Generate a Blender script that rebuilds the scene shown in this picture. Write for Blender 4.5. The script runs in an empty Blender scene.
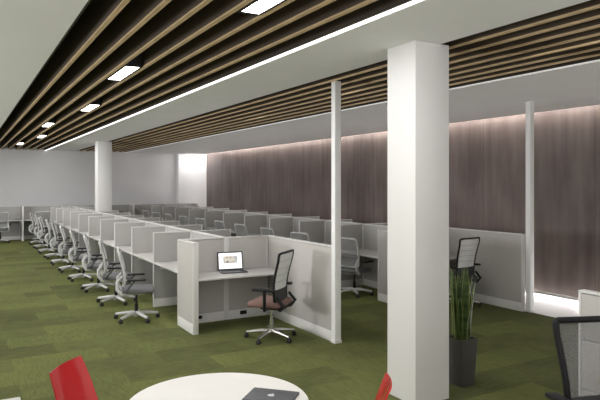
import bpy, bmesh, math, random
from mathutils import Vector, Matrix
random.seed(7)
S = bpy.context.scene
COL = S.collection
PI = math.pi
H = 3.30                     # ceiling height; X = across the room, Y = along the benches

# ------------------------------------------------------------ camera, light, exposure
cd = bpy.data.cameras.new('camera'); cam = bpy.data.objects.new('camera', cd); COL.objects.link(cam)
cam.location = (0, 0, 2.0)
cam.rotation_euler = (PI / 2, 0, -math.atan2(0.49820, 0.86707))
cd.sensor_width = 36; cd.lens = 35.4; cd.shift_y = -15.5 / 600; cd.clip_start = 0.05; cd.clip_end = 200
S.camera = cam
S.view_settings.view_transform = 'Standard'; S.view_settings.look = 'None'
S.view_settings.gamma = 1; S.view_settings.use_curve_mapping = False
S.view_settings.exposure = 0.10
w = bpy.data.worlds.new('world'); S.world = w; w.use_nodes = True
w.node_tree.nodes['Background'].inputs[0].default_value = (1.0, 0.99, 1.0, 1)
w.node_tree.nodes['Background'].inputs[1].default_value = 0.28

def area(name, loc, direction, sx, sy, power, color=(0.99, 0.985, 1.0), spread=PI, cam_vis=False):
    l = bpy.data.lights.new(name, 'AREA'); l.shape = 'RECTANGLE'; l.size = sx; l.size_y = sy
    l.energy = power; l.color = color; l.spread = spread
    o = bpy.data.objects.new(name, l); COL.objects.link(o); o.location = loc
    o.rotation_euler = Vector(direction).to_track_quat('-Z', 'Y').to_euler()
    return o
# daylight through the glazing on the left and behind the camera, plus added fill
area('daylight_and_fill_left', (-5.9, 8.6, 1.6), (1, -0.18, -0.02), 1.8, 0.8, 255)
area('daylight_and_fill_left', (-5.9, 15.5, 2.2), (1, 0.75, 0.35), 7.0, 1.4, 320)  # added fill aimed at the far end, brightens the back wall
area('ceiling_fill_near', (1.0, -4.9, 1.0), (0.05, 0.45, 1), 10.0, 1.4, 560, spread=math.radians(125))  # added upward fill, lifts the ceiling brightness
area('ceiling_fill_left', (-5.9, 7.0, 0.9), (0.42, 0, 1), 20.0, 1.2, 380, spread=math.radians(125))  # added low uplight along the left side for the ceiling
area('daylight_near_soft', (1.0, -4.9, 2.0), (0.1, 1, 0), 9.0, 1.8, 40)
for k in range(6):                                  # the lit edge of the front slatted field
    area('led_edge_light', (2.79, -4.9 + 4.68 * (k + 0.5), H - 0.016), (0, 0, -1), 0.035, 4.66, 30)

# ------------------------------------------------------------ mesh builder
class M:
    def __init__(s): s.v = []; s.f = []; s.m = []; s.sm = []
    def add(s, vs, fs, mi=0, smooth=False):
        o = len(s.v); s.v += [tuple(p) for p in vs]
        for f in fs: s.f.append([i + o for i in f]); s.m.append(mi); s.sm.append(smooth)
        return s
    def box(s, x0, x1, y0, y1, z0, z1, mi=0, bev=0.0, seg=2):
        if bev <= 0:
            vs = [(x, y, z) for z in (z0, z1) for y in (y0, y1) for x in (x0, x1)]
            return s.add(vs, [(0, 2, 3, 1), (4, 5, 7, 6), (0, 1, 5, 4), (2, 6, 7, 3), (0, 4, 6, 2), (1, 3, 7, 5)], mi)
        bm = bmesh.new(); bmesh.ops.create_cube(bm, size=1)
        for q in bm.verts:
            q.co = Vector(((x0 + x1) / 2 + q.co.x * (x1 - x0), (y0 + y1) / 2 + q.co.y * (y1 - y0), (z0 + z1) / 2 + q.co.z * (z1 - z0)))
        bmesh.ops.bevel(bm, geom=bm.edges[:], offset=bev, segments=seg, profile=0.5, affect='EDGES')
        bm.verts.index_update()
        s.add([q.co[:] for q in bm.verts], [[q.index for q in f.verts] for f in bm.faces], mi, True); bm.free()
        return s
    def tube(s, pts, r, seg=8, closed=False, mi=0, flat=1.0):
        pts = [Vector(p) for p in pts]; n = len(pts); rs = r if isinstance(r, (list, tuple)) else [r] * n
        vs = []; up = None
        for i, p in enumerate(pts):
            a = pts[(i - 1) % n] if (closed or i > 0) else p
            b = pts[(i + 1) % n] if (closed or i < n - 1) else p
            t = (b - a).normalized()
            if up is None:
                up = Vector((0, 0, 1)) if abs(t.z) < 0.9 else Vector((1, 0, 0))
            side = t.cross(up).normalized(); up = side.cross(t).normalized()
            for k in range(seg):
                an = 2 * PI * k / seg
                vs.append(p + rs[i] * (math.cos(an) * side + math.sin(an) * up * flat))
        fs = []
        for i in range(n if closed else n - 1):
            j = (i + 1) % n
            for k in range(seg):
                k2 = (k + 1) % seg
                fs.append((i * seg + k, i * seg + k2, j * seg + k2, j * seg + k))
        if not closed:
            fs.append(tuple(range(seg))[::-1]); fs.append(tuple((n - 1) * seg + k for k in range(seg)))
        return s.add(vs, fs, mi, True)
    def lathe(s, prof, cx=0, cy=0, seg=24, mi=0, smooth=True, axis='z', cz=0):
        vs = []; n = len(prof)
        for r, z in prof:
            for k in range(seg):
                a = 2 * PI * k / seg
                if axis == 'z': vs.append((cx + r * math.cos(a), cy + r * math.sin(a), cz + z))
                else: vs.append((cx + z, cy + r * math.cos(a), cz + r * math.sin(a)))
        fs = []
        for i in range(n - 1):
            for k in range(seg):
                k2 = (k + 1) % seg
                fs.append((i * seg + k, i * seg + k2, (i + 1) * seg + k2, (i + 1) * seg + k))
        fs.append(tuple(range(seg))[::-1]); fs.append(tuple((n - 1) * seg + k for k in range(seg)))
        return s.add(vs, fs, mi, smooth)
    def sheet(s, fn, nu, nv, th, mi=0):
        """closed thin solid over a grid fn(u,v) -> point, u,v in 0..1"""
        P = [[Vector(fn(i / nu, j / nv)) for j in range(nv + 1)] for i in range(nu + 1)]
        N = [[None] * (nv + 1) for _ in range(nu + 1)]
        for i in range(nu + 1):
            for j in range(nv + 1):
                du = P[min(i + 1, nu)][j] - P[max(i - 1, 0)][j]; dv = P[i][min(j + 1, nv)] - P[i][max(j - 1, 0)]
                N[i][j] = du.cross(dv).normalized() * th / 2
        w_ = nv + 1; tot = (nu + 1) * w_
        vs = [P[i][j] + N[i][j] for i in range(nu + 1) for j in range(w_)] + [P[i][j] - N[i][j] for i in range(nu + 1) for j in range(w_)]
        fs = []
        for i in range(nu):
            for j in range(nv):
                a, b, c, d = i * w_ + j, (i + 1) * w_ + j, (i + 1) * w_ + j + 1, i * w_ + j + 1
                fs.append((a, b, c, d)); fs.append((a + tot, d + tot, c + tot, b + tot))
        ring = [i * w_ for i in range(nu + 1)] + [nu * w_ + j for j in range(1, w_)] + [i * w_ + nv for i in range(nu - 1, -1, -1)] + [j for j in range(nv - 1, 0, -1)]
        for k in range(len(ring)):
            a, b = ring[k], ring[(k + 1) % len(ring)]
            fs.append((a, a + tot, b + tot, b))
        return s.add(vs, fs, mi, True)
    def build(s, name, mats, parent=None, loc=None):
        me = bpy.data.meshes.new(name); me.from_pydata(s.v, [], s.f)
        for m in (mats if isinstance(mats, (list, tuple)) else [mats]): me.materials.append(m)
        me.polygons.foreach_set('material_index', s.m); me.polygons.foreach_set('use_smooth', s.sm)
        bm = bmesh.new(); bm.from_mesh(me); bmesh.ops.recalc_face_normals(bm, faces=bm.faces[:]); bm.to_mesh(me); bm.free()
        if any(s.sm):
            try: me.set_sharp_from_angle(angle=math.radians(40))
            except Exception: pass
        o = bpy.data.objects.new(name, me); COL.objects.link(o)
        if parent: o.parent = parent
        if loc: o.location = loc
        return o

def tag(o, label, cat, group=None):
    o['label'] = label; o['category'] = cat
    if group: o['group'] = group
    return o
def thing(name, label, cat, loc=(0, 0, 0), rz=0, group=None):
    o = bpy.data.objects.new(name, None); o.empty_display_size = 0.1; COL.objects.link(o)
    o.location = loc; o.rotation_euler = (0, 0, rz)
    return tag(o, label, cat, group)
def struct(name, m, mat):
    o = m.build(name, mat); o['kind'] = 'structure'; return o
def kids(o): return [c for c in bpy.data.objects if c.parent == o]
def dup(root, loc, rz, label, group=None):
    tree = CH[root.name]
    r = root.copy(); COL.objects.link(r); r.location = loc; r.rotation_euler = (0, 0, rz); r['label'] = label
    if group: r['group'] = group
    for c, gs in tree:
        d = c.copy(); COL.objects.link(d); d.parent = r
        for g in gs:
            e = g.copy(); COL.objects.link(e); e.parent = d
    return r
CH = {}
def remember(root): CH[root.name] = [(c, kids(c)) for c in kids(root)]
ORD = ['first', 'second', 'third', 'fourth', 'fifth', 'sixth', 'seventh', 'eighth', 'ninth', 'tenth', 'eleventh', 'twelfth']
def face(fb, fa): return math.atan2(-fb, fa)      # rotation that turns local +Y to this direction

# ------------------------------------------------------------ materials
def mat(name, col, rough=0.6, metal=0.0, spec=0.5, emit=None, es=0, var=0.0, vscale=6.0, bump=0.0, bscale=200.0, stretch=(1, 1, 1), coat=0.0):
    m = bpy.data.materials.new(name); m.use_nodes = True; nt = m.node_tree; b = nt.nodes['Principled BSDF']
    b.inputs['Base Color'].default_value = (*col, 1); b.inputs['Roughness'].default_value = rough
    b.inputs['Metallic'].default_value = metal; b.inputs['Specular IOR Level'].default_value = spec
    b.inputs['Coat Weight'].default_value = coat
    if emit: b.inputs['Emission Color'].default_value = (*emit, 1); b.inputs['Emission Strength'].default_value = es
    if var or bump:
        tc = nt.nodes.new('ShaderNodeTexCoord'); mp = nt.nodes.new('ShaderNodeMapping'); mp.inputs['Scale'].default_value = stretch
        nt.links.new(tc.outputs['Object'], mp.inputs['Vector'])
    if var:
        n = nt.nodes.new('ShaderNodeTexNoise'); n.inputs['Scale'].default_value = vscale; n.inputs['Detail'].default_value = 5
        r = nt.nodes.new('ShaderNodeMapRange'); r.inputs['From Min'].default_value = 0.3; r.inputs['From Max'].default_value = 0.7
        r.inputs['To Min'].default_value = 1 - var; r.inputs['To Max'].default_value = 1 + var
        x = nt.nodes.new('ShaderNodeVectorMath'); x.operation = 'SCALE'; x.inputs[0].default_value = col
        nt.links.new(mp.outputs[0], n.inputs['Vector']); nt.links.new(n.outputs['Fac'], r.inputs['Value'])
        nt.links.new(r.outputs[0], x.inputs['Scale']); nt.links.new(x.outputs[0], b.inputs['Base Color'])
    if bump:
        n = nt.nodes.new('ShaderNodeTexNoise'); n.inputs['Scale'].default_value = bscale; n.inputs['Detail'].default_value = 2
        bp = nt.nodes.new('ShaderNodeBump'); bp.inputs['Strength'].default_value = bump; bp.inputs['Distance'].default_value = 0.004
        nt.links.new(mp.outputs[0], n.inputs['Vector']); nt.links.new(n.outputs['Fac'], bp.inputs['Height']); nt.links.new(bp.outputs[0], b.inputs['Normal'])
    return m
WHITE = mat('white_paint', (0.80, 0.79, 0.77), 0.55, var=0.015, vscale=2)
PILAS = mat('bright_white_paint', (0.92, 0.915, 0.91), 0.55, var=0.01)
CEIL = mat('ceiling_paint', (0.86, 0.855, 0.85), 0.8, var=0.015, vscale=1.5)
BACKW = mat('back_wall_paint', (0.74, 0.735, 0.735), 0.7, var=0.015, vscale=1.5)
FABRIC = mat('panel_fabric', (0.52, 0.50, 0.475), 0.85, var=0.05, vscale=60, bump=0.25, bscale=350, stretch=(1, 1, 3))
TRIMW = mat('panel_trim', (0.74, 0.73, 0.71), 0.45, var=0.01)
SCREEN = mat('screen_panel', (0.43, 0.42, 0.405), 0.6, var=0.03, vscale=40)
DESKW = mat('desk_laminate', (0.54, 0.525, 0.505), 0.4, var=0.02, vscale=3)
CHW = mat('chair_white_plastic', (0.58, 0.58, 0.575), 0.4, var=0.01)
GREYSEAT = mat('grey_seat_fabric', (0.17, 0.172, 0.178), 0.85, var=0.08, vscale=80, bump=0.2)
BLACK = mat('black_plastic', (0.012, 0.012, 0.013), 0.5, spec=0.25, var=0.05)
BLACKRUB = mat('black_rubber', (0.012, 0.012, 0.012), 0.6, var=0.05)
REDDISH = mat('dusty_rose_fabric', (0.20, 0.118, 0.10), 0.85, var=0.08, vscale=80, bump=0.2)
DARKGREY = mat('dark_grey_plastic', (0.08, 0.08, 0.082), 0.5, var=0.03)
DARKSEAT = mat('charcoal_fabric', (0.05, 0.05, 0.052), 0.85, var=0.08, vscale=80)
ALU = mat('polished_aluminium', (0.62, 0.61, 0.59), 0.22, 0.9, var=0.02)
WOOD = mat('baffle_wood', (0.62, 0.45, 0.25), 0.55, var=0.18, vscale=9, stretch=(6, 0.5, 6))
SHADEWOOD = mat('shaded_baffle_wood', (0.065, 0.045, 0.028), 0.7, var=0.15, vscale=9, stretch=(6, 0.5, 6))  # shade on the slat sides, put into the colour
DARKREC = mat('recess_dark_brown', (0.05, 0.036, 0.024), 0.8, var=0.1)
LAMP = mat('lamp_diffuser', (0.9, 0.9, 0.9), 0.5, emit=(1, 0.97, 0.92), es=9.0, var=0.005)
LAMPDIM = mat('dim_lamp_diffuser', (0.9, 0.9, 0.9), 0.5, emit=(1, 0.93, 0.82), es=0.32, var=0.005)
LED = mat('led_strip', (0.9, 0.9, 0.9), 0.5, emit=(1, 0.985, 0.96), es=1.6, var=0.005)
LEDSOFT = mat('soft_led_strip', (0.85, 0.85, 0.85), 0.5, emit=(1, 0.985, 0.96), es=0.26, var=0.005)
LEDWALL = mat('cove_led', (0.9, 0.9, 0.9), 0.5, emit=(1, 0.93, 0.88), es=4.0, var=0.005)
REDP = mat('glossy_red_plastic', (0.52, 0.012, 0.016), 0.18, spec=0.6, var=0.03, vscale=3, coat=0.4)
TABLEW = mat('white_table_laminate', (0.80, 0.79, 0.76), 0.35, var=0.01)
SPACEGREY = mat('dark_grey_metal', (0.085, 0.09, 0.10), 0.42, 0.3, var=0.02)
LOGO = mat('pale_logo', (0.75, 0.76, 0.78), 0.3, var=0.01)
POT = mat('charcoal_planter', (0.055, 0.052, 0.047), 0.45, var=0.06)
SOIL = mat('potting_soil', (0.02, 0.014, 0.01), 0.95, var=0.4, vscale=40, bump=0.8, bscale=60)
STRIPF = mat('polished_pale_floor', (0.74, 0.73, 0.72), 0.35, var=0.02)

def mesh_mat(name, col, alpha, da=0.10):
    m = bpy.data.materials.new(name); m.use_nodes = True; nt = m.node_tree; b = nt.nodes['Principled BSDF']
    b.inputs['Base Color'].default_value = (*col, 1); b.inputs['Roughness'].default_value = 0.7
    tc = nt.nodes.new('ShaderNodeTexCoord'); n = nt.nodes.new('ShaderNodeTexNoise'); n.inputs['Scale'].default_value = 900
    mr = nt.nodes.new('ShaderNodeMapRange'); mr.inputs['To Min'].default_value = alpha - da; mr.inputs['To Max'].default_value = alpha + da
    nt.links.new(tc.outputs['Object'], n.inputs['Vector']); nt.links.new(n.outputs['Fac'], mr.inputs['Value']); nt.links.new(mr.outputs[0], b.inputs['Alpha'])
    return m
MESHG = mesh_mat('grey_mesh', (0.42, 0.425, 0.43), 0.42)
MESHW = mesh_mat('white_mesh', (0.86, 0.86, 0.85), 0.90, 0.05)
MESHT = mesh_mat('smoky_mesh', (0.25, 0.25, 0.25), 0.40, 0.02)

def carpet_mat():
    m = bpy.data.materials.new('green_carpet_tiles'); m.use_nodes = True; nt = m.node_tree; b = nt.nodes['Principled BSDF']
    N = nt.nodes.new; L = nt.links.new
    tc = N('ShaderNodeTexCoord')
    br = N('ShaderNodeTexBrick'); br.offset = 0.5; br.inputs['Scale'].default_value = 1.0
    br.inputs['Brick Width'].default_value = 1.0; br.inputs['Row Height'].default_value = 0.5; br.inputs['Mortar Size'].default_value = 0.0
    br.inputs['Color1'].default_value = (0, 0, 0, 1); br.inputs['Color2'].default_value = (1, 1, 1, 1); br.inputs['Bias'].default_value = 0
    L(tc.outputs['Object'], br.inputs['Vector'])
    def noise(scale, st, detail=4):
        mp = N('ShaderNodeMapping'); mp.inputs['Scale'].default_value = st; L(tc.outputs['Object'], mp.inputs['Vector'])
        n = N('ShaderNodeTexNoise'); n.inputs['Scale'].default_value = scale; n.inputs['Detail'].default_value = detail; n.inputs['Roughness'].default_value = 0.65
        L(mp.outputs[0], n.inputs['Vector']); return n
    n1 = noise(9, (0.6, 5, 1)); n2 = noise(9, (5, 0.6, 1)); n3 = noise(1.1, (1, 1, 1), 3); n4 = noise(160, (1, 1, 1), 2)
    th = N('ShaderNodeMath'); th.operation = 'GREATER_THAN'; th.inputs[1].default_value = 0.5; L(br.outputs['Color'], th.inputs[0])
    mx = N('ShaderNodeMix'); mx.data_type = 'FLOAT'; L(th.outputs[0], mx.inputs[0]); L(n1.outputs['Fac'], mx.inputs[2]); L(n2.outputs['Fac'], mx.inputs[3])
    def ma(op, a, bv):
        q = N('ShaderNodeMath'); q.operation = op
        for i, z in enumerate((a, bv)):
            if isinstance(z, (int, float)): q.inputs[i].default_value = z
            else: L(z, q.inputs[i])
        return q.outputs[0]
    t = ma('ADD', ma('MULTIPLY', mx.outputs[0], 0.52), ma('MULTIPLY', br.outputs['Color'], 0.20))
    t = ma('ADD', t, ma('MULTIPLY', n3.outputs['Fac'], 0.30)); t = ma('ADD', t, ma('MULTIPLY', n4.outputs['Fac'], 0.18))
    cr = N('ShaderNodeValToRGB'); e = cr.color_ramp.elements
    e[0].position = 0.38; e[0].color = (0.060, 0.066, 0.031, 1); e[1].position = 0.80; e[1].color = (0.178, 0.196, 0.064, 1)
    L(t, cr.inputs['Fac']); L(cr.outputs['Color'], b.inputs['Base Color'])
    b.inputs['Roughness'].default_value = 0.95; b.inputs['Specular IOR Level'].default_value = 0.1
    bp = N('ShaderNodeBump'); bp.inputs['Strength'].default_value = 0.4; bp.inputs['Distance'].default_value = 0.006
    L(n4.outputs['Fac'], bp.inputs['Height']); L(bp.outputs[0], b.inputs['Normal'])
    return m
CARPET = carpet_mat()
def brownwall_mat():
    m = bpy.data.materials.new('brown_stained_panels'); m.use_nodes = True; nt = m.node_tree; b = nt.nodes['Principled BSDF']
    N = nt.nodes.new; L = nt.links.new
    tc = N('ShaderNodeTexCoord')
    def noise(st, detail, sc=1.0):
        mp = N('ShaderNodeMapping'); mp.inputs['Scale'].default_value = st; L(tc.outputs['Object'], mp.inputs['Vector'])
        n = N('ShaderNodeTexNoise'); n.inputs['Scale'].default_value = sc; n.inputs['Detail'].default_value = detail; L(mp.outputs[0], n.inputs['Vector']); return n
    a = noise((1, 7, 0.7), 6); c = noise((1, 1.2, 0.9), 4)
    ad = N('ShaderNodeMath'); ad.operation = 'ADD'; L(a.outputs['Fac'], ad.inputs[0]); L(c.outputs['Fac'], ad.inputs[1])
    cr = N('ShaderNodeValToRGB'); e = cr.color_ramp.elements
    e[0].position = 0.0; e[1].position = 1.0
    mr = N('ShaderNodeMapRange'); mr.inputs['From Min'].default_value = 0.7; mr.inputs['From Max'].default_value = 1.3; L(ad.outputs[0], mr.inputs['Value'])
    e[0].color = (0.098, 0.074, 0.066, 1); e[1].color = (0.185, 0.150, 0.138, 1)
    L(mr.outputs[0], cr.inputs['Fac'])
    br = N('ShaderNodeTexBrick'); br.offset = 0; br.inputs['Scale'].default_value = 1; br.inputs['Brick Width'].default_value = 1.22; br.inputs['Row Height'].default_value = 10
    br.inputs['Mortar Size'].default_value = 0.006; br.inputs['Color1'].default_value = (0.9, 0.9, 0.9, 1); br.inputs['Color2'].default_value = (1.1, 1.08, 1.06, 1); br.inputs['Mortar'].default_value = (0.55, 0.55, 0.55, 1)
    sx = N('ShaderNodeSeparateXYZ'); cx = N('ShaderNodeCombineXYZ'); L(tc.outputs['Object'], sx.inputs[0]); L(sx.outputs['Y'], cx.inputs['X']); L(sx.outputs['Z'], cx.inputs['Y'])
    L(cx.outputs[0], br.inputs['Vector'])
    mul = N('ShaderNodeMix'); mul.data_type = 'RGBA'; mul.blend_type = 'MULTIPLY'; mul.inputs[0].default_value = 1
    L(cr.outputs['Color'], mul.inputs[6]); L(br.outputs['Color'], mul.inputs[7]); L(mul.outputs[2], b.inputs['Base Color'])
    b.inputs['Roughness'].default_value = 0.5; b.inputs['Specular IOR Level'].default_value = 0.35
    return m
BROWN = brownwall_mat()
def leaf_mat():
    m = bpy.data.materials.new('snake_plant_leaf'); m.use_nodes = True; nt = m.node_tree; b = nt.nodes['Principled BSDF']
    N = nt.nodes.new; L = nt.links.new
    tc = N('ShaderNodeTexCoord'); mp = N('ShaderNodeMapping'); mp.inputs['Scale'].default_value = (4, 4, 26); L(tc.outputs['Object'], mp.inputs['Vector'])
    n = N('ShaderNodeTexNoise'); n.inputs['Scale'].default_value = 1; n.inputs['Detail'].default_value = 3; L(mp.outputs[0], n.inputs['Vector'])
    cr = N('ShaderNodeValToRGB'); e = cr.color_ramp.elements
    e[0].position = 0.38; e[0].color = (0.022, 0.050, 0.016, 1); e[1].position = 0.70; e[1].color = (0.11, 0.165, 0.045, 1)
    L(n.outputs['Fac'], cr.inputs['Fac']); L(cr.outputs['Color'], b.inputs['Base Color']); b.inputs['Roughness'].default_value = 0.4
    return m
LEAF = leaf_mat()
LEAFEDGE = mat('leaf_edge', (0.26, 0.30, 0.09), 0.45, var=0.1)

# ------------------------------------------------------------ the room
YB = 24.4; XL = -6.0; YN = -5.0; XW = 9.20
struct('floor', M().box(XL, 7.74, YN, YB, -0.12, 0), CARPET)
struct('floor_strip', M().box(7.74, XW + 0.1, YN, YB, -0.12, 0), STRIPF)
RT = H + 0.42                                   # top of the slatted recesses
c = M()
for x0, x1 in ((XL, 0.78), (2.78, 3.85), (5.78, 9.02)):
    c.box(x0, x1, YN, YB, H, RT)
struct('ceiling', c, CEIL)
struct('ceiling_recess', M().box(0.78, 2.78, YN, YB, H + 0.34, RT).box(3.85, 5.78, YN, YB, H + 0.34, RT)
       .box(0.78, 0.80, YN, YB, H + 0.004, H + 0.34).box(2.76, 2.78, YN, YB, H + 0.004, H + 0.34)
       .box(3.85, 3.87, YN, YB, H + 0.004, H + 0.34).box(5.76, 5.78, YN, YB, H + 0.004, H + 0.34), DARKREC)
struct('wall_back', M().box(XL, 8.0, YB, YB + 0.15, 0, RT), BACKW)
struct('trim_1', M().box(7.95, XW + 0.1, YB - 0.28, YB + 0.15, 0, H), PILAS)                 # white pilaster in the corner
struct('wall_right', M().box(XW, XW + 0.15, YN, YB, 0.055, RT), BROWN)
struct('wall_right_base', M().box(XW + 0.06, XW + 0.15, YN, YB, 0, 0.055), WHITE)
struct('trim_2', M().box(9.02, XW + 0.15, YN, YB, RT - 0.04, RT), CEIL)                     # lid of the wall-wash slot
struct('trim_3', M().box(2.775, 2.81, YN, YB, H - 0.012, H + 0.02), LED)                   # lit edge of the front slatted field
struct('trim_4', M().box(5.765, 5.79, YN, YB, H - 0.012, H + 0.02), LEDSOFT)               # lit edge of the rear slatted field
struct('trim_5', M().box(9.03, 9.06, YN, YB - 0.3, H + 0.12, H + 0.16), LEDWALL)            # strip lamp hidden in the slot
# glazed sides out of the frame: daylight comes in here
win = M()
for k in range(8):
    y = YN + k * (YB - YN) / 7
    win.box(XL - 0.06, XL + 0.06, y - 0.05, y + 0.05, 0, H)
win.box(XL - 0.06, XL + 0.06, YN, YB, 0, 0.12).box(XL - 0.06, XL + 0.06, YN, YB, 2.95, RT)
struct('window_1', win, WHITE)
win = M()
for k in range(6):
    x = XL + k * (XW - XL) / 5
    win.box(x - 0.05, x + 0.05, YN - 0.06, YN + 0.06, 0, H)
win.box(XL, XW, YN - 0.06, YN + 0.06, 0, 0.12).box(XL, XW, YN - 0.06, YN + 0.06, 2.95, RT)
struct('window_2', win, WHITE)
# columns
struct('column', M().box(3.545, 3.955, 4.085, 4.49, 0, H, bev=0.006), WHITE)
struct('column', M().box(3.545, 3.955, 18.30, 18.75, 0, H, bev=0.006), WHITE)

# wall-wash lamps in the slot, and at the foot of the wall
for k in range(6):
    y = -2.2 + 1.2 + 4.4 * k
    area('wall_washer', (9.05, y + 1, H + 0.10), (0.5, 0, -1), 4.38, 0.04, 18, (1, 0.93, 0.89))
    area('floor_washer', (9.17, y + 1, 0.05), (-1, 0, -0.12), 4.38, 0.03, 26.0, (1, 0.97, 0.95))

# baffles: shade on the sides is painted as dark wood, lit bottom as tan
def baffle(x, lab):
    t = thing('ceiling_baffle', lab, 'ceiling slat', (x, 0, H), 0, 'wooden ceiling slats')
    M().box(-0.016, 0.016, YN + 0.1, YB - 0.02, 0.016, 0.34).build('baffle_shaded_sides', SHADEWOOD, t)
    M().box(-0.019, 0.019, YN + 0.1, YB - 0.02, 0.0, 0.016).build('lit_wood_edge', WOOD, t)
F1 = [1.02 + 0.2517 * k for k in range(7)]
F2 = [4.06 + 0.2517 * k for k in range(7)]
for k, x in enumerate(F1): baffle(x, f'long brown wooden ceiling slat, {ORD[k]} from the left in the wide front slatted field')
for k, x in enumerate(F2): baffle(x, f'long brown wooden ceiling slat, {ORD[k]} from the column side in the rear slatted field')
def fixture(x, y, lab, grp, up, pw, lm):
    t = thing('ceiling_light', lab, 'ceiling light', (x, y, H + up), 0, grp)
    M().box(-0.095, 0.095, -0.50, 0.50, 0.012, 0.17).box(-0.093, -0.075, -0.5, 0.5, 0, 0.012).box(0.075, 0.093, -0.5, 0.5, 0, 0.012)\
       .box(-0.075, 0.075, -0.5, -0.47, 0, 0.012).box(-0.075, 0.075, 0.47, 0.5, 0, 0.012).build('housing', BLACK, t)
    M().box(-0.075, 0.075, -0.47, 0.47, 0.004, 0.012).build('diffuser', lm, t)
    area('lamp_light', (x, y, H + up - 0.01), (0, 0, -1), 0.14, 0.9, pw, (1, 0.96, 0.9), spread=math.radians(150))
for k in range(6):
    y = 3.6 + 3.45 * k
    fixture(F1[3] + 0.126 if k % 2 == 0 else F1[2] + 0.126, y, f'bright rectangular light between slats of the front field, {ORD[k]} from the camera', 'lights in the front slatted field', 0, 16, LAMP)
    fixture(F2[3] + 0.126 if k % 2 == 0 else F2[2] + 0.126, y, f'dim rectangular light between slats of the rear field, {ORD[k]} from the camera', 'lights in the rear slatted field', 0.06, 0.8, LAMPDIM)

t = thing('ceiling_light', 'small added surface light on the ceiling to brighten the white corner pilaster', 'ceiling light', (8.55, 23.55, H - 0.02))  # added lamp that brightens the pilaster
M().box(-0.5, 0.5, -0.05, 0.05, 0.006, 0.02).build('housing', TRIMW, t)
M().box(-0.48, 0.48, -0.04, 0.04, 0.0, 0.006).build('diffuser', LAMPDIM, t)
area('pilaster_fill', (8.55, 23.55, H - 0.025), (0, 0.25, -1), 0.9, 0.07, 17)  # light of the added pilaster lamp

# white power poles
for x, y, l in ((4.115, 6.244, 'slim white floor to ceiling pole at the end of the laptop cubicle panel'),
                (7.755, 6.244, 'slim white floor to ceiling pole ending the far cubicle panel by the brown wall')):
    t = thing('power_pole', l, 'pole', (x, y, 0))
    M().box(-0.045, 0.045, -0.045, 0.045, 0.0, H, bev=0.004).build('pole_shaft', PILAS, t)
    M().box(-0.052, 0.052, -0.052, 0.052, 0.0, 0.035, bev=0.003).build('base_collar', TRIMW, t)

# ------------------------------------------------------------ cubicle panels
PH = 1.22
def panel(name, x0, x1, y0, y1, label, cat='divider', group=None, m=None, cap=True, kick=0.13, seams=False, kids_=()):
    """floor-standing panel: fabric body, cap and end trims, kick plate"""
    cx, cy = (x0 + x1) / 2, (y0 + y1) / 2
    t = thing(name, label, cat, (cx, cy, 0), 0, group)
    hx, hy = (x1 - x0) / 2, (y1 - y0) / 2
    along_x = hx > hy
    e = 0.018
    if along_x:
        if seams:
            zz = [kick + 0.002, 0.50, 0.86, PH - e]
        else: zz = [kick + 0.002, PH - e]
        b = M()
        for q in range(len(zz) - 1): b.box(-hx + e, hx - e, -hy + 0.006, hy - 0.006, zz[q], zz[q + 1] - 0.004, bev=0.004)
        b.build('fabric_panel', m or FABRIC, t)
        for s in (-1, 1): M().box(*sorted((s * hx, s * (hx - e))), -hy, hy, 0.0, PH - e, bev=0.003).build('end_trim', TRIMW, t)
        M().box(-hx, hx, -hy, hy, PH - e, PH, bev=0.003).build('top_cap', TRIMW, t)
        M().box(-hx + e, hx - e, -hy - 0.004, hy + 0.004, 0.0, kick, bev=0.003).build('kick_plate', TRIMW, t)
    else:
        zz = [kick + 0.002, 0.50, 0.86, PH - e] if seams else [kick + 0.002, PH - e]
        b = M()
        for q in range(len(zz) - 1): b.box(-hx + 0.006, hx - 0.006, -hy + e, hy - e, zz[q], zz[q + 1] - 0.004, bev=0.004)
        b.build('fabric_panel', m or FABRIC, t)
        for s in (-1, 1): M().box(-hx, hx, *sorted((s * hy, s * (hy - e))), 0.0, PH - e, bev=0.003).build('end_trim', TRIMW, t)
        M().box(-hx, hx, -hy, hy, PH - e, PH, bev=0.003).build('top_cap', TRIMW, t)
        M().box(-hx - 0.004, hx + 0.004, -hy + e, hy - e, 0.0, kick, bev=0.003).build('kick_plate', TRIMW, t)
    return t
def outlet(t, x, y, z, w_, h_):
    M().box(x - w_ / 2, x + w_ / 2, y - 0.006, y, z - h_ / 2, z + h_ / 2, bev=0.002).build('power_outlet', BLACK, t)

def desk(x0, x1, y0, y1, label, group=None, z=0.735, edge='x0'):
    t = thing('desk', label, 'desk', ((x0 + x1) / 2, (y0 + y1) / 2, 0), 0, group)
    hx, hy = (x1 - x0) / 2, (y1 - y0) / 2
    M().box(-hx, hx, -hy, hy, z - 0.028, z, bev=0.004).build('desk_top', DESKW, t)
    if edge in ('x0', 'x1'):
        s = -1 if edge == 'x0' else 1
        M().box(*sorted((s * hx, s * (hx + 0.012))), -hy, hy, z - 0.030, z + 0.001, bev=0.002).build('edge_band', TRIMW, t)
        for sy in (-1, 1):
            M().box(-hx * 0.7, hx * 0.7, *sorted((sy * hy, sy * (hy - 0.02))), z - 0.12, z - 0.028).build('bracket', TRIMW, t)
    else:
        M().box(-hx, hx, -hy - 0.012, -hy, z - 0.030, z + 0.001, bev=0.002).build('edge_band', TRIMW, t)
        for sx in (-1, 1):
            M().box(*sorted((sx * hx, sx * (hx - 0.02))), -hy * 0.7, hy * 0.7, z - 0.12, z - 0.028).build('bracket', TRIMW, t)
    return t

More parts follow.
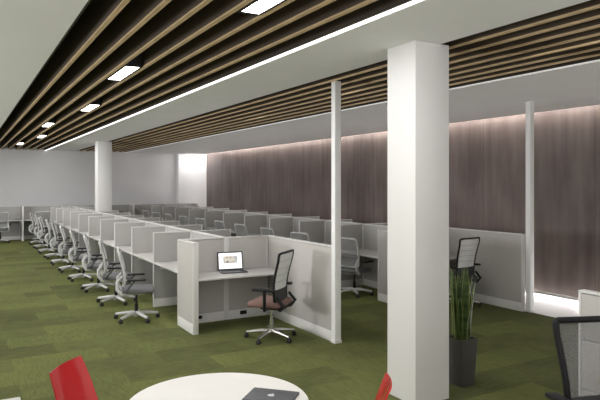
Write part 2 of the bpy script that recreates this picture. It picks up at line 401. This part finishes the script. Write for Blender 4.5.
MOD = 1.41; Y0 = 9.55; NS = 10; T = 0.03
def bench(dx, nm, seen_right):
    xl, xs, xr = 2.72 + dx, 3.40 + dx, 4.09 + dx
    cw = {'near': ('the laptop cubicle', 'near bench'), 'far': ('the far cubicle', 'far bench')}[nm]
    # cubicle at the head of the bench
    panel('cubicle_panel', xl - 0.045, xl + 0.03, 7.50, 8.165, f'short light grey end panel closing the left side of {cw[0]}' if nm == 'near' else 'short light grey end panel of the far bench, half hidden behind the column', 'cubicle panel', seams=False)
    p = panel('cubicle_panel', xl + 0.037, xs - 0.02, 8.10, 8.165, f'light grey panel left of the post, behind the laptop in the near cubicle' if nm == 'near' else 'light grey panel at the back of the far cubicle, left half', 'cubicle panel')
    for ox in (-0.27, -0.10): outlet(p, ox, -0.036, 0.085, 0.05 if ox < -0.2 else 0.10, 0.05)
    q = panel('cubicle_panel', xs + 0.02, xr - 0.007, 8.10, 8.165, f'light grey panel right of the post, behind the desk in the near cubicle' if nm == 'near' else 'light grey panel at the back of the far cubicle, right half', 'cubicle panel')
    outlet(q, -0.08, -0.036, 0.085, 0.11, 0.055)
    po = M().box(-0.018, 0.018, -0.03, 0.03, 0, PH + 0.004, bev=0.003).build('connector_post', TRIMW, loc=(xs, 8.1325, 0))
    tag(po, f'narrow white post between the two back panels of {cw[0]}', 'post')
    wing = panel('cubicle_panel', xr, xr + 0.07, 6.30, 8.165, 'long light grey wing panel beside the rose seated chair, ending at the white pole' if nm == 'near' else 'long grey wing panel on the far cubicle, right of the plant and column', 'cubicle panel')
    desk(xl + 0.033, xr - 0.003, 7.52, 8.098, 'pale desk carrying the open laptop' if nm == 'near' else 'pale desk behind the column, in the far cubicle with the black chair', edge='y0')
    # spine
    for k in range(NS):
        ya = 8.17 if k == 0 else Y0 + MOD * (k - 1) + 0.002; yb = Y0 + MOD * k - 0.002
        panel('spine_panel', xs - 0.03, xs + 0.03, ya, yb, f'{ORD[k]} grey centre spine panel of the {cw[1]} from its cubicle end', 'divider', f'spine panels of the {cw[1]}', SCREEN)
    for side, (x0, x1) in (('left', (xl, xs - 0.032)), ('right', (xs + 0.032, xr))):
        sn = 'chair side' if side == 'left' else 'right side'
        for k in range(NS):
            y = Y0 + MOD * k
            panel('desk_divider', x0, x1, y - T / 2, y + T / 2, f'{ORD[k]} grey cross divider from the cubicle end, {sn} of {cw[1]}', 'divider', f'{side} dividers of the {cw[1]}', SCREEN)
            ya = 8.17 if k == 0 else Y0 + MOD * (k - 1) + T / 2; yb = y - T / 2
            if nm == 'near' and side == 'right' and ya < 18.5 < yb: continue
            desk(x0 + 0.02 if side == 'left' else x0, x1 if side == 'left' else x1 - 0.02, ya + 0.005, yb - 0.005,
                 f'{ORD[k]} pale desk from the cubicle end, {sn} of {cw[1]}', f'{side} desks of the {cw[1]}', edge='x0' if side == 'left' else 'x1')
OFF = 3.56
bench(0, 'near', True)
bench(OFF, 'far', False)

# back row against the far wall
bx = [1.90 + 1.30 * k for k in range(-3, 6)]
for k in range(len(bx) - 1):
    x0, x1 = bx[k], bx[k + 1]
    panel('desk_screen', x0 + 0.037, x1 - 0.037, 23.68, 23.74, f'grey panel of the row along the back wall, {ORD[k]} from the left', 'divider', 'panels along the back wall', SCREEN)
    desk(x0 + 0.031, x1 - 0.031, 23.06, 23.677, f'pale desk of the row along the back wall, {ORD[k]} from the left', 'desks along the back wall', edge='y0')
for k, x in enumerate(bx):
    panel('desk_divider', x - 0.03, x + 0.03, 23.0, 23.74, f'grey divider with white end in the back wall row, {ORD[k]} from the left', 'divider', 'dividers along the back wall', SCREEN)

# ------------------------------------------------------------ chairs
def backrest_curve(h0, h1, y0, lean, bulge):
    """depth of the back at height t in 0..1"""
    return lambda t: y0 - lean * t + bulge * math.sin(PI * min(1, t * 1.15)) * (1 - t * 0.4)
def rounded_loop(w0, w1, r, n=5):
    """outline in (u: -w..w, t: 0..1) as list; corners rounded"""
    pts = []
    H_ = 1.0
    def corner(cu, ct, a0, ru, rt):
        return [(cu + ru * math.cos(a0 + PI / 2 * k / n), ct + rt * math.sin(a0 + PI / 2 * k / n)) for k in range(n + 1)]
    ru, rt = r, r * 1.9
    pts += corner(w0 - ru, rt, -PI / 2, ru, rt)
    for k in range(1, 8): pts.append((w0 + (w1 - w0) * k / 8, rt + (1 - 2 * rt) * k / 8))
    pts += corner(w1 - ru, 1 - rt, 0, ru, rt)
    left = [(-u, t) for u, t in reversed(pts)]
    return pts + left
def star_base(t, mat_, r=0.31, spoke_r=0.024, casters=True):
    b = M().lathe([(0.03, 0.05), (0.05, 0.075), (0.05, 0.115), (0.03, 0.13)], seg=14)
    for k in range(5):
        a = PI / 2 + 2 * PI * k / 5 + 0.2
        ca, sa = math.cos(a), math.sin(a)
        b.tube([(0.03 * ca, 0.03 * sa, 0.105), (0.15 * ca, 0.15 * sa, 0.098), (r * ca, r * sa, 0.075)], [0.030, 0.026, 0.018], seg=8)
    b.build('star_base', mat_, t)
    for k in range(5):
        a = PI / 2 + 2 * PI * k / 5 + 0.2
        ca, sa = math.cos(a), math.sin(a)
        c_ = M()
        px, py = r * ca, r * sa
        # twin wheels rolling about the tangent
        ax = Vector((ca, sa, 0)); 
        for s in (-1, 1):
            vs = []; n = 14
            for rr, off in ((0.022, 0.026), (0.029, 0.020), (0.029, 0.006), (0.022, 0.004)):
                for q in range(n):
                    an = 2 * PI * q / n
                    p = Vector((px, py, 0.0295)) + ax * (s * off) + rr * (math.cos(an) * Vector((-sa, ca, 0)) + math.sin(an) * Vector((0, 0, 1)))
                    vs.append(p)
            fs = [(i * n + q, i * n + (q + 1) % n, (i + 1) * n + (q + 1) % n, (i + 1) * n + q) for i in range(3) for q in range(n)]
            fs += [tuple(range(n)), tuple(3 * n + q for q in range(n))]
            c_.add(vs, fs, 0, True)
        c_.tube([(px, py, 0.03), (px, py, 0.08)], 0.009, 6)
        c_.build('caster', BLACKRUB, t)
def seat_mesh(wd, dp, z, th, y0):
    b = M()
    def fn(u, v, top):
        x = (u - 0.5) * 2; y = (v - 0.5) * 2
        # superellipse warp
        k = (1 - 0.16 * y * y); kk = (1 - 0.10 * x * x)
        return x, y, k, kk
    n = 14
    bm = bmesh.new(); bmesh.ops.create_cube(bm, size=1)
    for q in bm.verts: q.co = Vector((q.co.x * wd, q.co.y * dp + y0, q.co.z * th + z))
    bmesh.ops.bevel(bm, geom=[e for e in bm.edges if abs(e.verts[0].co.z - e.verts[1].co.z) > 1e-4], offset=0.09, segments=5, profile=0.5, affect='EDGES')
    bmesh.ops.bevel(bm, geom=[e for e in bm.edges if abs(e.verts[0].co.z - e.verts[1].co.z) < 1e-4], offset=th * 0.42, segments=3, profile=0.5, affect='EDGES')
    for q in bm.verts:
        yy = (q.co.y - y0) / (dp / 2)
        if yy > 0.5: q.co.z -= (yy - 0.5) ** 2 * 0.06     # waterfall front
    bm.verts.index_update()
    b.add([q.co[:] for q in bm.verts], [[q.index for q in f.verts] for f in bm.faces], 0, True); bm.free()
    return b

def chair_white(label, loc, rz, group):
    t = thing('task_chair', label, 'chair', loc, rz, group)
    star_base(t, CHW, 0.32)
    M().tube([(0, 0, 0.12), (0, 0, 0.24)], 0.026, 12).tube([(0, 0, 0.24), (0, 0, 0.40)], 0.016, 12).build('gas_lift', BLACK, t)
    M().box(-0.09, 0.09, -0.16, 0.12, 0.385, 0.425, bev=0.012).build('mechanism', CHW, t)
    seat_mesh(0.49, 0.47, 0.455, 0.065, 0.02).build('seat', GREYSEAT, t)
    yc = backrest_curve(0.50, 1.04, -0.195, 0.085, 0.035)
    Z0, Z1 = 0.53, 1.04
    P = lambda u, tt: (u, yc(tt) - 0.10 * (u / 0.24) ** 2 * -0.35, Z0 + (Z1 - Z0) * tt)
    loop = rounded_loop(0.215, 0.235, 0.05)
    fr = M().tube([P(u, tt) for u, tt in loop], 0.0175, 8, closed=True)
    fr.build('back_frame', CHW, t)
    mo = M().sheet(lambda u, v: P((u - 0.5) * 2 * (0.212 + 0.02 * v), v * 0.985 + 0.005), 10, 14, 0.004).build('back_mesh', MESHG, t)
    lb = M().tube([P(-0.225 + 0.45 * k / 8, 0.34) for k in range(9)], 0.017, 8, flat=1.6)
    lb.build('lumbar_bar', GREYSEAT, t)
    # J shaped frame arms sweeping from below the seat up into the back
    for s in (-1, 1):
        M().tube([(s * 0.10, -0.05, 0.41), (s * 0.20, -0.12, 0.405), (s * 0.245, -0.21, 0.43), (s * 0.248, -0.265, 0.50), (s * 0.240, -0.268, 0.60), (s * 0.228, yc(0.3) - 0.0, 0.69)],
                 [0.022, 0.024, 0.027, 0.026, 0.022, 0.013], 8, flat=1.0).build('frame_bracket', CHW, t)
        a = M().tube([(s * 0.245, -0.20, 0.44), (s * 0.285, -0.12, 0.50), (s * 0.292, -0.06, 0.58), (s * 0.292, -0.02, 0.62)], [0.016, 0.016, 0.015, 0.014], 8).build('armrest', DARKGREY, t)
        M().box(s * 0.292 - 0.042, s * 0.292 + 0.042, -0.13, 0.13, 0.615, 0.642, bev=0.012).build('arm_pad', BLACK, a)
    remember(t); return t
def chair_black(label, loc, rz, seat_m, mesh_m, name='mesh_office_chair', top=1.13):
    t = thing(name, label, 'chair', loc, rz)
    star_base(t, ALU, 0.33)
    M().tube([(0, 0, 0.12), (0, 0, 0.24)], 0.027, 12, ).tube([(0, 0, 0.24), (0, 0, 0.41)], 0.017, 12).build('gas_lift', ALU, t)
    M().box(-0.10, 0.10, -0.19, 0.12, 0.39, 0.44, bev=0.014).build('mechanism', BLACK, t)
    seat_mesh(0.50, 0.48, 0.475, 0.075, 0.02).build('seat', seat_m, t)
    yc = backrest_curve(0, 0, -0.155, 0.09, 0.04)
    Z0, Z1 = 0.50, top
    P = lambda u, tt: (u, yc(tt) + 0.035 * (u / 0.24) ** 2, Z0 + (Z1 - Z0) * tt)
    loop = rounded_loop(0.205, 0.245, 0.022)
    M().tube([P(u, tt) for u, tt in loop], 0.0165 if mesh_m is MESHW else 0.021, 8, closed=True).build('back_frame', BLACK, t)
    bm_ = M().sheet(lambda u, v: P((u - 0.5) * 2 * (0.198 + 0.04 * v), 0.26 + v * 0.725), 10, 14, 0.005).build('back_mesh', mesh_m, t)
    M().sheet(lambda u, v: P((u - 0.5) * 2 * (0.198 + 0.012 * v), 0.01 + v * 0.25), 8, 5, 0.012).build('lower_back', DARKSEAT, t)
    if mesh_m is MESHW:
        for q, tt in enumerate((0.42, 0.56, 0.70, 0.84)):
            M().tube([P(-0.225 + 0.45 * k / 8, tt) for k in range(9)], 0.008, 6).build('back_band', CHW, t)
    for s in (-1, 1):
        M().tube([(s * 0.08, -0.12, 0.415), (s * 0.19, -0.20, 0.42), (s * 0.215, -0.25, 0.48), (s * 0.213, yc(0.12) - 0.01, 0.58)], [0.026, 0.026, 0.024, 0.018], 8).build('frame_bracket', BLACK, t)
        a = M().tube([(s * 0.12, 0.0, 0.425), (s * 0.27, -0.02, 0.425), (s * 0.30, -0.03, 0.47), (s * 0.30, -0.03, 0.668)], [0.020, 0.022, 0.022, 0.020], 8, flat=1.3).build('armrest', BLACK, t)
        M().box(s * 0.30 - 0.045, s * 0.30 + 0.045, -0.17, 0.13, 0.664, 0.694, bev=0.012).build('arm_pad', BLACK, a)
    return t

first = None
places = []
for k in range(NS):
    places.append((2.26 + random.uniform(-.03, .03), 8.78 + MOD * k, face(0.98, -0.19) + random.uniform(-.07, .07),
                   f'white framed grey mesh task chair in the left aisle row, {ORD[k]} from the laptop cubicle', 'chairs along the left aisle'))
for k in range(NS):
    places.append((2.50 + OFF + (0.12 if k == 0 else random.uniform(-.03, .03)), 8.78 + MOD * k, face(0.97, 0.22) + random.uniform(-.10, .10),
                   f'white framed grey mesh task chair at the far bench, {ORD[k]} from its near end', 'chairs along the far bench'))
for k, x in enumerate((1.18, 2.50, 3.85, 5.1)):
    places.append((x, 22.72, face(random.uniform(-.15, .15), 1), f'white framed grey mesh task chair at the back wall row, {ORD[k]} from the left', 'chairs at the back wall row'))
for x, y, rz, lab, g in places:
    if first is None: first = chair_white(lab, (x, y, 0), rz, g)
    else: dup(first, (x, y, 0), rz, lab, g)

chair_black('black framed office chair with white mesh back and dusty rose seat at the laptop desk', (3.495, 6.83, 0), face(-0.645, 0.763), REDDISH, MESHW)
chair_black('black framed white mesh office chair in the far cubicle, behind the snake plant', (7.08, 7.08, 0), face(-0.12, 0.99), DARKSEAT, MESHW)
chair_black('black office chair with see-through smoky mesh back in the right foreground', (3.44, 2.17, 0), face(-0.37, -0.93), DARKSEAT, MESHT)

# near right workstation panel
panel('cubicle_panel', 3.96, 4.03, 0.9, 2.76, 'pale textured panel at the right picture edge behind the smoky mesh chair', 'cubicle panel', seams=True)

# ------------------------------------------------------------ open laptop on the near cubicle desk
def laptop_open(x, y, z, rz):
    t = thing('open_laptop', 'open laptop with a white page on its screen, on the near cubicle desk', 'laptop', (x, y, z), rz)
    M().box(-0.19, 0.19, -0.24, 0.0, 0.0, 0.016, bev=0.004).build('laptop_base', SPACEGREY, t)
    kb = M()
    for r in range(5):
        for q in range(13): kb.box(-0.165 + q * 0.0256, -0.165 + q * 0.0256 + 0.022, -0.125 + r * 0.022, -0.125 + r * 0.022 + 0.018, 0.016, 0.018)
    kb.build('keyboard', BLACK, t)
    an = math.radians(12)
    def L(u, v, d): return (u, 0.004 + math.sin(an) * v - d * math.cos(an), 0.018 + math.cos(an) * v + d * math.sin(an) * 1.0)
    def slab(m_, u0, u1, v0, v1, d0, d1, mi=0):
        vs = [L(u, v, d) for d in (d0, d1) for v in (v0, v1) for u in (u0, u1)]
        m_.add(vs, [(0, 2, 3, 1), (4, 5, 7, 6), (0, 1, 5, 4), (2, 6, 7, 3), (0, 4, 6, 2), (1, 3, 7, 5)], mi)
    lid = M(); slab(lid, -0.19, 0.19, 0, 0.262, -0.008, 0.0)
    lo = lid.build('lid', BLACK, t)
    def em(n, c, s=1.0): return mat(n, tuple(0.2 * q for q in c), 0.3, emit=c, es=s, var=0.01)
    cols = [em('screen_white', (0.98, 0.98, 1.0), 1.05), em('screen_cream', (0.72, 0.68, 0.60), 0.8), em('screen_dark', (0.06, 0.06, 0.07)), em('screen_tan', (0.42, 0.32, 0.22)), em('screen_grey', (0.38, 0.39, 0.40))]
    d = M(); slab(d, -0.174, 0.174, 0.016, 0.246, 0.0, 0.0015, 0)
    slab(d, -0.105, 0.105, 0.098, 0.200, 0.0015, 0.002, 1)
    rnd = random.Random(3)
    for q in range(9):
        u = -0.10 + q * 0.0225
        slab(d, u, u + 0.018, 0.100, 0.112 + rnd.random() * 0.03, 0.002, 0.0024, rnd.choice((2, 4, 2, 3)))
    for u in (-0.065, -0.01, 0.05): slab(d, u, u + 0.028, 0.165, 0.190, 0.002, 0.0024, 3 if u < 0 else 4)
    slab(d, 0.075, 0.103, 0.13, 0.195, 0.002, 0.0024, 4); slab(d, -0.103, -0.09, 0.12, 0.19, 0.002, 0.0024, 4)
    d.build('display', cols, lo)
laptop_open(3.42, 7.98, 0.736, face(0.14, 0.99))

# ------------------------------------------------------------ foreground: round table, laptop, red chairs, white table
t = thing('round_table', 'round white table in the foreground with a closed laptop on it', 'table', (1.30, 3.22, 0))
M().lathe([(0.50, 0.706), (0.525, 0.712), (0.53, 0.722), (0.53, 0.730), (0.525, 0.736)], seg=64).build('table_top', TABLEW, t)
M().lathe([(0.05, 0.02), (0.04, 0.06), (0.035, 0.35), (0.035, 0.68), (0.12, 0.706)], seg=24).build('pedestal', ALU, t)
M().lathe([(0.28, 0.0), (0.28, 0.012), (0.26, 0.02), (0.05, 0.03)], seg=40).build('foot_plate', ALU, t)

t = thing('closed_laptop', 'closed dark grey laptop with a pale fruit emblem, lying on the round table', 'laptop', (1.59, 3.11, 0.737), -0.805)
M().box(-0.145, 0.145, -0.105, 0.105, 0.0, 0.009, bev=0.004, seg=3).build('laptop_base', SPACEGREY, t)
lo = M().box(-0.145, 0.145, -0.105, 0.105, 0.010, 0.017, bev=0.0034, seg=3).build('lid', SPACEGREY, t)
lg = M()
pts = []
for k in range(40):
    a = 2 * PI * k / 40
    r = 0.0205 * (1 + 0.07 * math.cos(2 * a)) * (1 - 0.16 * max(0, math.cos(a - PI / 2)) ** 12 - 0.10 * max(0, math.cos(a + PI / 2)) ** 14)
    p = Vector((r * math.cos(a), r * math.sin(a)))
    dd = p - Vector((0.025, 0.003))
    if dd.length < 0.010: p = Vector((0.025, 0.003)) + dd.normalized() * 0.010
    pts.append(p)
n = len(pts)
lg.add([(p.x, p.y, 0.0168) for p in pts] + [(p.x, p.y, 0.0176) for p in pts] + [(0, 0, 0.0176)],
       [(i, (i + 1) % n, n + (i + 1) % n, n + i) for i in range(n)] + [(n + i, n + (i + 1) % n, 2 * n) for i in range(n)])
lf = [(0.001 + 0.0035 * math.cos(q * PI / 6) + 0.003 * math.sin(q * PI / 6), 0.026 + 0.006 * math.sin(q * PI / 6)) for q in range(12)]
lg.add([(x, y, 0.0168) for x, y in lf] + [(x, y, 0.0176) for x, y in lf], [tuple(range(12, 24))] + [(i, (i + 1) % 12, 12 + (i + 1) % 12, 12 + i) for i in range(12)])
lg.build('lid_emblem', LOGO, lo)

def red_chair(label, loc, rz, top=0.82):
    t = thing('shell_chair', label, 'chair', loc, rz)
    prof = [(0.23, 0.43), (0.20, 0.448), (0.10, 0.445), (-0.05, 0.435), (-0.13, 0.440), (-0.175, 0.475), (-0.20, 0.54), (-0.235, 0.65), (-0.275, 0.76), (-0.298, top)]
    wid = [0.19, 0.21, 0.22, 0.225, 0.225, 0.225, 0.222, 0.215, 0.202, 0.192]
    def fn(u, v):
        s = v * (len(prof) - 1); i = min(int(s), len(prof) - 2); f = s - i
        y = prof[i][0] * (1 - f) + prof[i + 1][0] * f; z = prof[i][1] * (1 - f) + prof[i + 1][1] * f; ww = wid[i] * (1 - f) + wid[i + 1] * f
        q = (u - 0.5) * 2
        cv = 0.022 * q * q
        if v < 0.45: z += cv
        else: y += cv * 1.1
        return (q * ww, y, z)
    M().sheet(fn, 12, 27, 0.009).build('shell', REDP, t)
    for sx in (-1, 1):
        for sy, yy in ((1, 0.15), (-1, -0.12)):
            M().tube([(sx * 0.13, yy, 0.437), (sx * 0.20, yy + sy * 0.07, 0.0)], 0.0115, 8).build('leg', ALU, t)
    M().tube([(-0.15, 0.13, 0.425), (0.15, 0.13, 0.425)], 0.010, 8).tube([(-0.15, -0.10, 0.425), (0.15, -0.10, 0.425)], 0.010, 8).build('crossbar', ALU, t)
    return t
red_chair('glossy red plastic shell chair left of the round table', (0.815, 3.965, 0), face(0.79, -0.61))
red_chair('glossy red plastic shell chair right of the round table, seen edge on by the column', (1.985, 2.955, 0), face(-0.80, 0.60))

t = thing('white_table', 'corner of a white rectangular table in the lower left foreground', 'table', (-0.28, 3.6, 0))
M().box(-0.587, 0.587, -0.30, 0.30, 0.702, 0.73, bev=0.004).build('table_top', TABLEW, t)
for sx in (-1, 1):
    for sy in (-1, 1): M().box(sx * 0.54 - 0.02, sx * 0.54 + 0.02, sy * 0.26 - 0.02, sy * 0.26 + 0.02, 0, 0.702, bev=0.003).build('leg', TRIMW, t)

# ------------------------------------------------------------ snake plant
t = thing('potted_snake_plant', 'tall snake plant in a tapered charcoal planter beside the white column', 'plant', (4.365, 4.335, 0))
def taper(m_, r0, r1, z0, z1, cr, inner=None, n=5):
    def ring(h, z, c):
        out = []
        for q, (sx, sy) in enumerate(((1, 1), (-1, 1), (-1, -1), (1, -1))):
            for k in range(n + 1):
                a = q * PI / 2 + PI / 2 * k / n
                out.append((sx * (h - c) + c * math.cos(a), sy * (h - c) + c * math.sin(a), z))
        return out
    rings = [ring(r0, z0, cr), ring(r1, z1, cr), ring(r1 - 0.014, z1, cr), ring(r1 - 0.018, z1 - 0.05, cr)]
    L_ = len(rings[0]); vs = sum(rings, []); fs = [tuple(range(L_))[::-1]]
    for i in range(3):
        for k in range(L_): fs.append((i * L_ + k, i * L_ + (k + 1) % L_, (i + 1) * L_ + (k + 1) % L_, (i + 1) * L_ + k))
    m_.add(vs, fs, 0, True); fs2 = tuple(3 * L_ + k for k in range(L_)); m_.f.append(list(fs2)); m_.m.append(0); m_.sm.append(False)
    return m_
taper(M(), 0.092, 0.114, 0, 0.465, 0.015).build('planter', POT, t)
M().box(-0.092, 0.092, -0.092, 0.092, 0.405, 0.432, bev=0.008).build('soil', SOIL, t)
rl = random.Random(11)
for k in range(26):
    a = rl.uniform(0, 2 * PI); rr = 0.082 * math.sqrt(rl.random()); hh = rl.uniform(0.38, 0.76); wd = rl.uniform(0.022, 0.033)
    bx_, by_ = rr * math.cos(a), rr * math.sin(a); lean = rl.uniform(0.0, 0.09); tw = rl.uniform(0, 2 * PI); dtw = rl.uniform(-1.0, 1.0)
    n = 10; vs = []; fs = []; mi = []
    for i in range(n + 1):
        s = i / n; z = 0.42 + hh * s
        cx = bx_ + math.cos(a) * lean * s * s; cy = by_ + math.sin(a) * lean * s * s
        wv = wd * (0.75 + 0.5 * s - 1.25 * s ** 5) + 0.0008; an = tw + dtw * s
        ux, uy = math.cos(an), math.sin(an)
        for q in (-1, -0.8, 0, 0.8, 1):
            d = 0.30 * wv * (1 - abs(q))
            vs.append((cx + ux * wv * q + uy * d, cy + uy * wv * q - ux * d, z))
        for q in (0.8, 0, -0.8):
            d = 0.30 * wv * (1 - abs(q)) - 0.004
            vs.append((cx + ux * wv * q + uy * d, cy + uy * wv * q - ux * d, z))
    K = 8; m_ = M()
    for i in range(n):
        for q in range(K):
            m_.add([], [], 0)
            f = [i * K + q, i * K + (q + 1) % K, (i + 1) * K + (q + 1) % K, (i + 1) * K + q]
            fs.append(f); mi.append(1 if q in (0, 3, 4, 7) else 0)
    m_.v = vs; m_.f = fs + [list(range(K)), [n * K + q for q in range(K)]]; m_.m = mi + [0, 0]; m_.sm = [True] * len(m_.f)
    m_.build('leaf', [LEAF, LEAFEDGE], t)
